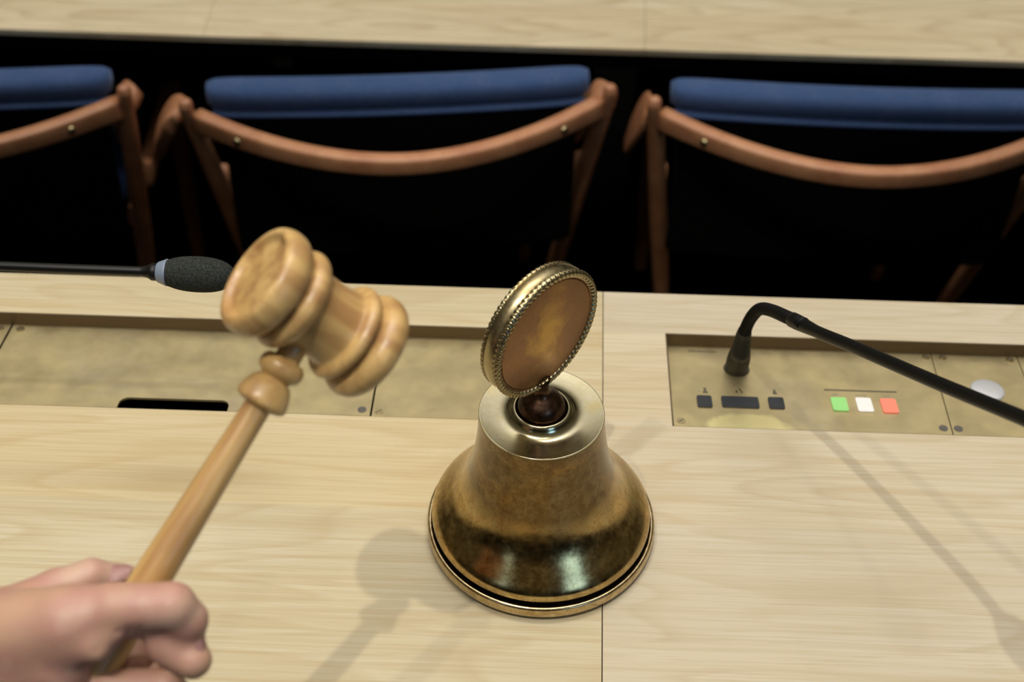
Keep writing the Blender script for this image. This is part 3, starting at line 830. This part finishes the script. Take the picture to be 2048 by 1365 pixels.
# ribbed flexible neck
rr = []
dense = smooth_profile(neck, 3)
for i in range(len(dense)): rr.append(0.0046 + 0.0005 * (i % 3 == 0))
add_tube(bm, dense, rr, 20)
o = obj('flexible_neck', bm, M['mic_matt'], mic)
rod = spline([(0.1962, 0.7290, D + 0.1332), (0.2085, 0.6980, D + 0.1500), (0.2240, 0.6640, D + 0.1695), (0.2554, 0.5871, D + 0.2140), (0.2794, 0.5220, D + 0.2540), (0.2902, 0.4840, D + 0.2780)], 8)
bm = new_bm(); add_tube(bm, rod, [0.0058] * 3 + [0.0056, 0.0053, 0.0050, 0.0047] + [0.0044] * (len(rod) - 7), 24)
obj('rod', bm, M['mic_black'], mic)
bm = new_bm(); add_lathe(bm, [(0.0, 0.0), (0.0062, 0.0), (0.0095, 0.006), (0.0098, 0.011), (0, 0.011)], axis_matrix((0.2900, 0.4845, D + 0.2777), (0.011, -0.038, 0.024)), 32)
obj('collar', bm, M['mic_ring'], mic)
bm = new_bm(); add_foam(bm, (0.2925, 0.4757, D + 0.2832), (0.3050, 0.4330, D + 0.3100), 0.0150)
obj('foam_windscreen', bm, M['foam'], mic)

mic2 = thing('gooseneck_microphone', 'black gooseneck microphone reaching in from the left edge, foam tip behind the gavel head', 'microphone', (-0.98, 0.80, TOP - 0.0039))
bm = new_bm(); add_foam(bm, (-0.2520, 0.7110, D + 0.1755), (-0.2035, 0.7115, D + 0.1735), 0.0127)
obj('foam_windscreen', bm, M['foam'], mic2)
bm = new_bm(); add_lathe(bm, [(0.0, 0.0), (0.0058, 0.0), (0.0072, 0.0012), (0.0092, 0.0062), (0.0098, 0.0074), (0.0, 0.0078)], axis_matrix((-0.2588, 0.7110, D + 0.1757), (1, 0.01, -0.03)), 40)
o = obj('collar', bm, M['mic_ring'], mic2); o['label'] = 'blue-grey collar ring'
rod = spline([(-0.2586, 0.7110, D + 0.1757), (-0.2700, 0.7110, D + 0.1760), (-0.2830, 0.7109, D + 0.1762), (-0.3700, 0.7105, D + 0.1772), (-0.5600, 0.7120, D + 0.1795), (-0.7400, 0.7250, D + 0.1830), (-0.8600, 0.7420, D + 0.1800), (-0.9300, 0.7600, D + 0.1450), (-0.9650, 0.7800, D + 0.080), (-0.9800, 0.8000, D - 0.0025)], 8)
bm = new_bm(); add_tube(bm, rod, [0.0062] * 4 + [0.0052, 0.0044, 0.0040] + [0.0034] * (len(rod) - 7 - 20) + [0.005] * 20, 24)
o = obj('rod', bm, M['mic_black'], mic2)
bm = new_bm(); add_lathe(bm, [(0.0, 0.0), (0.0102, 0.0), (0.0100, 0.004), (0.0075, 0.020), (0.0, 0.021)], axis_matrix((-0.98, 0.80, TOP - 0.0039), (0, 0, 1)), 32)
obj('plug_sleeve', bm, M['mic_matt'], mic2)

# ------------------------------------------------------------------ armchairs on the lower level
def make_chair(label):
    t = thing('armchair', label, 'chair', (0, 0, 0), 0, 'blue upholstered armchairs pushed up to the far desks')
    W = 0.291
    def part(name, bm, m, parent=None, **k):
        o = obj(name, bm, m, parent or t, world=False, **k); return o
    # posts: back legs that run up to small round tops
    for s in (-1, 1):
        bm = new_bm()
        P0 = [(s * 0.196, 0.185, 0.0), (s * 0.250, 0.085, 0.40), (s * 0.282, 0.018, 0.66), (s * 0.291, 0.0, 0.722), (s * 0.2915, -0.001, 0.735), (s * 0.2917, -0.0012, 0.7415), (s * 0.2918, -0.0014, 0.7435)]
        q = spline([p + (r,) for p, r in zip(P0, (0.010, 0.0135, 0.0125, 0.0100, 0.0098, 0.0070, 0.001))], 8)
        add_tube(bm, [a[:3] for a in q], [max(a[3], 0.0005) for a in q], 20)
        part('back_leg', bm, M['walnut'])
        bm = new_bm()
        q = spline([(s * 0.235, 0.50, 0.0, 0.012), (s * 0.240, 0.49, 0.22, 0.017), (s * 0.243, 0.48, 0.44, 0.018)], 6)
        add_tube(bm, [a[:3] for a in q], [a[3] for a in q], 16); part('front_leg', bm, M['walnut'])
        bm = new_bm()
        add_tube(bm, spline([(s * 0.268, 0.050, 0.575), (s * 0.262, 0.12, 0.50), (s * 0.250, 0.26, 0.455), (s * 0.243, 0.47, 0.430)], 6), 0.016, 14, flat=(0.7, 1.2), up=(0, 0, 1))
        part('side_rail', bm, M['walnut'])
    # curved crest rail
    bm = new_bm(); pts, rad = [], []
    for i in range(49):
        u = -1 + 2 * i / 48
        x = u * (W - 0.012)
        y = -0.112 * (1 - abs(u) ** 1.9) + 0.002
        h = 0.0130 + 0.0025 * abs(u) ** 2
        pts.append((x, y, 0.7145 + 0.008 * u * u - h)); rad.append((0.0112, h))
    add_tube(bm, pts, rad, 20, up=(0, 0, 1))
    bmesh.ops.transform(bm, matrix=Matrix.Identity(4), verts=bm.verts)
    rail = part('crest_rail', bm, M['walnut'])
    for s in (-1, 1):
        u = s * 0.78; x = u * (W - 0.012); y = -0.112 * (1 - abs(u) ** 1.9) + 0.002
        tx = Vector((1, 0.112 * 1.9 * abs(u) ** 0.9 * s / (W - 0.012), 0)).normalized()
        nn = Vector((tx.y, -tx.x, 0))
        bm = new_bm(); add_lathe(bm, smooth_profile([(0.0060, 0.0), (0.0058, 0.0012), (0.0042, 0.0030), (0.0, 0.0040)], 4), axis_matrix(Vector((x, y, 0.7045)) + nn * 0.0105, nn, (0, 0, 1)), 24)
        o = obj('screw', bm, M['screw'], rail, world=False); o['label'] = 'round brass screw head'
    # arms
    for s in (-1, 1):
        bm = new_bm()
        fl = 0.070 if s < 0 else -0.035
        q = spline([(s * 0.302, 0.016, 0.710, 0.013, 0.009), (s * (0.290 + fl * .35), 0.030, 0.700, 0.030, 0.0105), (s * (0.290 + fl * .68), 0.058, 0.655, 0.027, 0.0105), (s * (0.290 + fl), 0.090, 0.595, 0.013, 0.009)], 8)
        add_tube(bm, [a[:3] for a in q], [(a[3], a[4]) for a in q], 20, up=(0, -0.45, 0.9))
        part('armrest', bm, M['walnut'])
    # padded back: blue cover over the front and the top, black board behind
    def pad(z0, z1, ya, yb, half, r, sag, n=56, seg=20):
        bm = new_bm(); V = []
        for i in range(n + 1):
            u = -1 + 2 * i / n
            e = (1 - abs(u) ** 14) ** 0.5 if abs(u) < 1 else 0.0
            e = max(e, 0.02)
            x = u * half; yc = (ya + yb) / 2 - sag * (1 - u * u); zc = (z0 + z1) / 2
            hy, hz = (yb - ya) / 2 * (0.55 + 0.45 * e), (z1 - z0) / 2 * (0.80 + 0.20 * e) if (z1 - z0) < 0.1 else (z1 - z0) / 2 * (0.93 + 0.07 * e)
            row = []
            for k in range(seg):
                a = 2 * PI * k / seg; ca, sa = math.cos(a), math.sin(a)
                ca = math.copysign(abs(ca) ** r, ca); sa = math.copysign(abs(sa) ** r, sa)
                row.append(bm.verts.new((x, yc + hy * ca, zc + hz * sa)))
            V.append(row)
        for i in range(n):
            for k in range(seg):
                bm.faces.new((V[i][k], V[i][(k + 1) % seg], V[i + 1][(k + 1) % seg], V[i + 1][k]))
        bm.faces.new(V[0][::-1]); bm.faces.new(V[-1]); return bm
    back = part('backrest', pad(0.7100, 0.7460, 0.012, 0.062, 0.266, 0.75, 0.010), M['wool']); back['label'] = 'blue wool backrest roll'
    o = obj('backrest_pad', pad(0.46, 0.725, 0.028, 0.060, 0.205, 0.5, 0.010), M['wool'], back, world=False)
    o = obj('piping', pad(0.7000, 0.7125, 0.0095, 0.040, 0.260, 0.9, 0.010), M['wool'], back, world=False)
    o = part('back_board', pad(0.45, 0.702, 0.012, 0.030, 0.250, 0.4, 0.010), M['black_board']); o['label'] = 'black board behind the padding'
    bm = new_bm(); add_box(bm, -0.225, 0.225, 0.10, 0.50, 0.432, 0.475); bevel(bm, 0.018, 4)
    part('seat', bm, M['shaded_seat_wool'])
    for y in (0.13, 0.475):
        bm = new_bm(); add_box(bm, -0.232, 0.232, y, y + 0.018, 0.395, 0.431); part('seat_frame', bm, M['walnut'], smooth=False)
    return t

def dup(root, label):
    r = root.copy(); C.objects.link(r); r['label'] = label
    for ch in list(root.children):
        c = ch.copy(); C.objects.link(c); c.parent = r; c.matrix_parent_inverse = ch.matrix_parent_inverse.copy()
        for g in list(ch.children):
            d = g.copy(); C.objects.link(d); d.parent = c; d.matrix_parent_inverse = g.matrix_parent_inverse.copy()
    return r
chair = make_chair('blue and brown wooden armchair in the middle, directly beyond the gavel and the bell')
chair.location = (-0.180, 1.572, FL); chair.rotation_euler = (0, 0, math.radians(6.7))
c3 = dup(chair, 'blue and brown wooden armchair on the right, cut off by the right edge')
c3.location = (0.462, 1.576, FL); c3.rotation_euler = (0, 0, math.radians(-0.5))
for ch_ in c3.children:
    if ch_.name.startswith('armrest') and ch_.data.vertices[0].co.x < 0:
        ch_.scale.x = 0.40; ch_.location.x = -0.174
c1 = dup(chair, 'blue and brown wooden armchair on the left, cut off by the left edge')
c1.location = (-0.851, 1.544, FL); c1.rotation_euler = (0, 0, math.radians(4.5))
